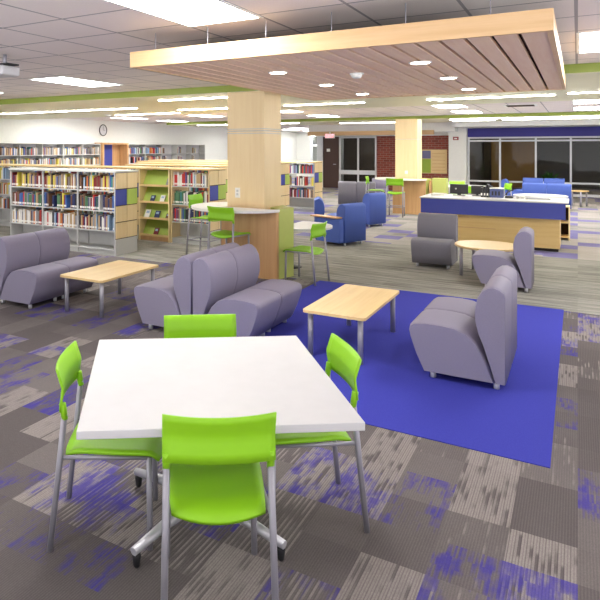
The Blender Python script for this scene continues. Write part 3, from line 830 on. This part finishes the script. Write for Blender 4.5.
# ------------------------------------------------------------------ bookcases
LEV = (.085, .371, .677, .993)
def bookcase(x0, x1, y0, depth, bays, lb, top='maple', H=1.30, colours=True, rows=3, wood_side=False):
    t = empty('bookcase', (0, 0, 0)); tag(t, lb, 'bookcase', 'book ranges of the library')
    pw = .02; bw = (x1-x0)/bays
    MB().box(x0-.02, y0-.02, H-.03, x1+.02, y0+depth+.02, H).build('top_panel', top, t, bevel=.004)
    side = 'maple_v' if wood_side else 'steel'
    for i in range(bays+1):
        x = x0+i*bw; a = x-pw/2 if 0 < i < bays else (x if i == 0 else x-pw)
        u = MB(); 
        if i in (0, bays): u.box(a, y0, 0, a+pw, y0+depth, H-.03)
        else:
            u.box(a, y0, 0, a+pw, y0+.03, H-.03); u.box(a, y0+depth/2-.02, 0, a+pw, y0+depth/2+.02, H-.03); u.box(a, y0+depth-.03, 0, a+pw, y0+depth, H-.03)
        u.build('upright', side, t)
    for i in range(bays):
        a = x0+i*bw+pw/2+.004 if i else x0+pw; b = x0+(i+1)*bw-pw/2-.004 if i < bays-1 else x1-pw
        for z in LEV:
            s = MB(); s.box(a, y0+.006, z-.018, b, y0+depth/2-.022, z); s.box(a, y0+depth/2+.022, z-.018, b, y0+depth-.006, z)
            s.build('shelf', 'steel', t)
        MB().box(a, y0+.02, 0, b, y0+depth-.02, .06).build('plinth', 'steel', t)
        MB().box(a, y0+depth/2-.003, .10, b, y0+depth/2+.003, .36).build('back_plate', 'steel', t)
    if colours:
        ex = x1
        MB().box(ex+.001, y0, 0, ex+.012, y0+depth, .245).build('kick_panel', 'steel', t)
        h = (H-.03-.25)/4
        MB().box(ex+.001, y0+.002, .246, ex+.004, y0+depth-.002, H-.031).build('end_backing', 'slot_dark', t)
        for r in range(4):
            for c in range(2):
                ya = y0+c*depth/2+.006; yb = y0+(c+1)*depth/2-.006; za = .25+r*h+.007
                m = 'maple_v' if r != 2 else ('blue_laminate' if c == 0 else 'green_laminate')
                MB().box(ex+.0045, ya, za, ex+.016, yb, za+h-.014).build('end_tile', m, t)
    return t
# books ------------------------------------------------------------
def book_mesh(col, w, h, d):
    m = MB(); m.cur = 0
    m.box(0, 0, 0, w, d, h)
    m.cur = 1; m.box(w*.12, -.0008, .02, w*.88, 0, .05)
    m.cur = 2; m.box(w*.1, .004, h, w*.9, d-.003, h+.0005)
    return m.mesh('book', ['book_'+col.replace(' ', '_'), 'paper', 'book_pages'])
BM = {}
cols = list(BOOKC)
wts = {'white': 3, 'grey': 2, 'tan': 2.4, 'brown': 2, 'navy': 2, 'blue': 2, 'black': 1.6, 'dark red': 2, 'red': 1.3, 'green': 1.3, 'yellow': 1, 'orange': 1, 'pale blue': 1.4, 'purple': .8, 'teal': .8}
def pick(bias=None):
    if bias and random.random() < .55: return random.choice(bias)
    return random.choices(cols, [wts[c] for c in cols])[0]
nb = [0]; seen_lb = {}
def row_books(x0, x1, y, z, hmax, where, group, bias=None, gapp=.04):
    seq = []; x = x0
    while x < x1-.03:
        if random.random() < gapp: x += random.uniform(.03, .10)
        w = random.choice((.022, .028, .034)); h = random.choice((.19, .21, .225, .24)); c = pick(bias)
        if x+w > x1: break
        seq.append((x, w, min(h, hmax), c)); x += w+.0015
    for i, (x, w, h, c) in enumerate(seq):
        key = (c, w, h)
        if key not in BM: BM[key] = book_mesh(c, w-.001, h, .15)
        o = bpy.data.objects.new('book', BM[key]); COL.objects.link(o); o.location = (x, y+random.uniform(0, .012), z)
        lc = seq[i-1][3] if i else None; rc = seq[i+1][3] if i < len(seq)-1 else None
        sz = {.19: 'short', .21: 'medium', .225: 'tallish', .24: 'tall'}[h]
        nbh = f'between {lc} and {rc} books' if lc and rc else ('first in its row' if rc else 'last in its row')
        thick = {.022: 'thin', .028: '', .034: 'thick'}[w]
        l = f'{sz} {thick} {c} book {nbh}, {where}'.replace('  ', ' ')
        tag(o, l, 'book', group); nb[0] += 1
X0, X1 = -8.30, -5.975
bookcase(X0, X1, 7.34, .545, 3, 'long grey steel bookcase with coloured end tiles behind the left coffee table', 'steel')
bwid = (X1-X0)/3
for r, (z, rn, bias) in enumerate(((LEV[3], 'top row', ['tan', 'yellow', 'brown', 'dark red']), (LEV[2], 'middle row', ['blue', 'navy', 'brown', 'green']), (LEV[1], 'low row', ['pale blue', 'white', 'tan', 'dark red']))):
    for b in range(3):
        bn = ('left', 'middle', 'right')[b]
        row_books(X0+b*bwid+.025, X0+(b+1)*bwid-.02, 7.36, z, .25, f'{rn}, {bn} bay', 'books on the long grey steel bookcase',
                  (['white', 'grey', 'white', 'tan'] if (r == 2 and b != 2) else bias), .05)
# display unit and bay beside it
R2 = -6.0
b2 = bookcase(R2, -5.22, 8.90, .545, 1, 'single wooden-sided bookcase bay right of the green display shelves', 'maple', wood_side=True)
for z, rn, bias in ((LEV[3], 'top row', ['white', 'tan', 'red']), (LEV[2], 'middle row', ['dark red', 'green', 'white']), (LEV[1], 'low row', ['navy', 'blue', 'black'])):
    if nb[0] < 292: row_books(R2+.025, -5.245, 8.93, z, .25, f'{rn}, bay beside green shelves', 'books beside the green display shelves', bias, .03)
def display():
    x0, x1, y0 = -6.69, -6.02, 8.88; H = 1.30
    t = empty('display_shelf'); tag(t, 'maple display shelves with lime green sloping backs between two bookcases', 'display shelf')
    MB().box(x0-.01, y0-.02, H-.03, x1+.01, y0+.45, H).build('top_panel', 'maple', t)
    for a in (x0, x1-.025): MB().box(a, y0, 0, a+.025, y0+.44, H-.031).build('side_panel', 'maple_v', t)
    MB().box(x0+.026, y0+.04, 0, x1-.026, y0+.40, .09).build('plinth', 'panel_wood', t)
    for z in (.10, .40, .69, .985):
        s = MB(); s.box(x0+.026, y0+.01, z-.02, x1-.026, y0+.40, z); s.build('shelf', 'maple', t)
        MB().box(x0+.026, y0+.01, z+.001, x1-.026, y0+.022, z+.018).build('shelf_lip', 'maple', t)
        b = MB(); v = [(x0+.027, y0+.10, z+.002), (x1-.027, y0+.10, z+.002), (x1-.027, y0+.24, z+.255), (x0+.027, y0+.24, z+.255)]
        v += [(a, b_+.012, c) for a, b_, c in v]
        b.add(v, [(0,1,2,3), (7,6,5,4), (0,4,5,1), (1,5,6,2), (2,6,7,3), (3,7,4,0)]); b.build('sloping_back', 'green_laminate', t)
    MB().box(x0+.026, y0+.405, .1, x1-.026, y0+.42, H-.031).build('back_panel', 'green_laminate', t)
    K = [(168, 3, 'grey'), (150, 2, 'navy'), (161, 2, 'white'), (144, 1, 'white'), (155, 1, 'navy'), (167, 1, 'brown'), (154, 0, 'dark red')]
    zz = (.10, .40, .69, .985)
    for i, (px, lv, c) in enumerate(K):
        fx_ = x0+.06+(px-140)/32*.62; h = (.14, .12, .13, .15, .14, .10, .13)[i]
        m = MB(); m.cur = 0; th = math.atan2(.14, .253); dy = math.sin(th)*h; dz_ = math.cos(th)*h; w = h*.72; z = zz[lv]+.006; y = y0+.052
        v = [(fx_-w/2, y, z), (fx_+w/2, y, z), (fx_+w/2, y+dy, z+dz_), (fx_-w/2, y+dy, z+dz_)]; v += [(a, b_+.016, c_) for a, b_, c_ in v]
        m.add(v, [(0,1,2,3), (7,6,5,4), (0,4,5,1), (1,5,6,2), (2,6,7,3), (3,7,4,0)])
        m.cur = 1; q = [(fx_-w*.3, y+dy*.55-.001, z+dz_*.55), (fx_+w*.3, y+dy*.55-.001, z+dz_*.55), (fx_+w*.3, y+dy*.85-.001, z+dz_*.85), (fx_-w*.3, y+dy*.85-.001, z+dz_*.85)]
        m.add(q, [(0,1,2,3)])
        o = m.build('display_book', ['book_'+c.replace(' ', '_'), 'book_pale_blue'])
        row = ('bottom', 'third', 'second', 'top')[lv]
        pos = {144: 'left', 155: 'middle', 167: 'right', 150: 'left', 161: 'right', 168: 'only', 154: 'only'}[px]
        tag(o, f'{c} book shown face out, {pos} one on the {row} green display shelf', 'book', 'books shown face out on the green display shelves')
display()
# more ranges behind, with their books as one mass
stuff = {}
def mass_row(x0, x1, y, z, hmax=.25, rot=False, gap=.04, flip=False, bias=None):
    x = x0
    while x < x1-.03:
        if random.random() < gap: x += random.uniform(.04, .16)
        w = random.choice((.024, .03, .036)); h = min(hmax, random.uniform(.18, .25)); c = pick(bias)
        if x+w > x1: break
        if not rot: stuff.setdefault(c, []).append((x, y, z, x+w-.001, y+.15, z+h))
        else: stuff.setdefault(c, []).append((y, x, z, y+(-.15), x+w-.001, z+h))
        x += w+.001
RANGES = [(-12.6, -6.75, 8.90, .545, 6, 'long bookcase left of the green display shelves'),
          (-8.2, -5.95, 10.45, .545, 3, 'bookcase one aisle behind the green display shelves'),
          (-9.1, -5.95, 12.0, .545, 4, 'bookcase two aisles behind the green display shelves'),
          (-10.2, -5.98, 13.5, .545, 5, 'bookcase whose coloured end shows right of the near column'),
          (-10.9, -5.69, 15.0, .545, 6, 'farthest bookcase with coloured end near the exit door')]
for (a, b, y, dp, n, lb) in RANGES:
    bookcase(a, b, y, dp, n, lb)
    bw = (b-a)/n
    for i in range(n):
        for z in LEV[1:]:
            if b < -6.5 and a+i*bw > -7.0: continue
            mass_row(a+i*bw+.03, a+(i+1)*bw-.03, y+.03, z)
# rear side of the first range
for i in range(3):
    for z in LEV[1:]: mass_row(X0+i*bwid+.03, X0+(i+1)*bwid-.03, 7.70, z, gap=.25, bias=['white', 'brown', 'tan'])
# wall shelving along the white clock wall
def wall_shelf(ya, yb, lb, n):
    t = empty('wall_bookcase', (0, 0, 0)); tag(t, lb, 'bookcase')
    XF, XB = -13.70, -13.99; H = 1.79; bw = (yb-ya)/n
    MB().box(XB, ya, H-.02, XF, yb, H).build('top_panel', 'steel', t)
    for i in range(n+1):
        y = min(ya+i*bw, yb-.02); MB().box(XB, y, 0, XF, y+.02, H-.021).build('upright', 'steel', t)
    for i in range(n):
        for z in (.09, .43, .77, 1.10, 1.44):
            MB().box(XB+.012, ya+i*bw+.021, z-.02, XF, ya+(i+1)*bw-.021+.019, z).build('shelf', 'steel', t)
    MB().box(XB, ya+.021, .1, XB+.01, yb-.021, H-.021).build('back_panel', 'table_edge', t)
wall_shelf(8.0, 16.05, 'tall steel wall shelving left of the wooden niche', 9)
wall_shelf(17.52, 22.97, 'tall steel wall shelving right of the wooden niche', 5)
for i in range(9):
    for z in (.77, 1.10, 1.44): mass_row(8.0+i*.894+.03, 8.0+(i+1)*.894-.02, -13.72, z, .26, True, .05, bias=['tan', 'white', 'brown', 'grey'])
for i in range(5):
    for z in (.77, 1.10, 1.44):
        e = 17.52+(i+1)*1.09-.03
        if i >= 2: e = 17.52+i*1.09+random.uniform(.2, .5)
        mass_row(17.52+i*1.09+.03, e, -13.72, z, .25, True, .1)
m = MB(); mats = []
for k, (c, L) in enumerate(stuff.items()):
    mats.append('book_'+c.replace(' ', '_')); m.cur = k
    for b in L: m.box(*b)
o = m.build('distant_books', mats); tag(o, 'masses of small books filling the far ranges and wall shelves', 'books'); o['kind'] = 'stuff'
# wooden niche
t = empty('wooden_niche'); tag(t, 'open maple cabinet with a blue inner panel between the wall shelves', 'cabinet')
for a, b in ((16.07, 16.15), (17.42, 17.5)): MB().box(-13.99, a, 0, -13.62, b, 1.83).build('side_panel', 'panel_wood', t)
MB().box(-13.99, 16.151, 1.77, -13.62, 17.419, 1.83).build('top_panel', 'panel_wood', t)
MB().box(-13.99, 16.151, 0, -13.97, 17.0, 1.769).build('blue_panel', 'blue_laminate', t)
MB().box(-13.99, 17.001, 0, -13.97, 17.419, 1.769).build('back_panel', 'panel_wood', t)

# things in the dim room beyond the windows
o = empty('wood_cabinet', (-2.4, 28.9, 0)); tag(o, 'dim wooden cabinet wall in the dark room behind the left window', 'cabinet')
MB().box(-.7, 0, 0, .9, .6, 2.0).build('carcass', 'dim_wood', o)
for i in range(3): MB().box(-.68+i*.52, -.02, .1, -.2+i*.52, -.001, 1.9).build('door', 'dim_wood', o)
for x, y, lb in ((-.9, 27.2, 'leafy green plant behind the middle window'), (1.1, 27.6, 'leafy green plant behind the right window')):
    o = empty('potted_plant', (x, y, 0)); tag(o, lb, 'plant')
    MB().lathe((0,0,0), [(.12,0), (.16,.3)], 16).build('pot', 'dark_plastic', o)
    lf = MB()
    for k in range(60):
        a = random.uniform(0, 2*PI); el = random.uniform(.2, 1.3); L = random.uniform(.3, .6)
        p0 = Vector((0,0,.35)); dv = Vector((math.cos(a)*math.cos(el), math.sin(a)*math.cos(el), math.sin(el)))
        sd = dv.cross(Vector((0,0,1))).normalized()*.04; p1 = p0+dv*L*.6; p2 = p0+dv*L+Vector((0,0,-.08))
        lf.add([p0, p1+sd, p2, p1-sd], [(0,1,2,3)])
    lf.build('foliage', 'plant_green', o)

# ------------------------------------------------------------------ light, camera, view
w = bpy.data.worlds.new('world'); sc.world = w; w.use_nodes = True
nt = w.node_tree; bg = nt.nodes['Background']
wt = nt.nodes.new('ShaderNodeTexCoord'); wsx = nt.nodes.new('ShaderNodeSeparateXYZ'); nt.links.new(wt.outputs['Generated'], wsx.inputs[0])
wm = nt.nodes.new('ShaderNodeMapRange'); wm.inputs[1].default_value = -.15; wm.inputs[2].default_value = .1; wm.inputs[3].default_value = 4.2; wm.inputs[4].default_value = .45  # added fill: stronger below the horizon to lift the ceiling
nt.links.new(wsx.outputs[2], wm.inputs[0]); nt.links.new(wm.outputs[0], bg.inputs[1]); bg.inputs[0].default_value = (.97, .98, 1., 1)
cam = bpy.data.cameras.new('camera'); co = bpy.data.objects.new('camera', cam); sc.collection.objects.link(co)
co.location = (0, 0, 1.65); co.rotation_euler = (PI/2, 0, math.radians(32.3))
cam.sensor_width = 36; cam.lens = 36*615/600; cam.shift_x = (300-189)/600; cam.shift_y = -(300-148)/600
cam.clip_start = .05; cam.clip_end = 200
sc.camera = co
sc.view_settings.view_transform = 'Standard'; sc.view_settings.look = 'None'; sc.view_settings.gamma = 1
sc.view_settings.use_curve_mapping = False
sc.view_settings.exposure = 0.42
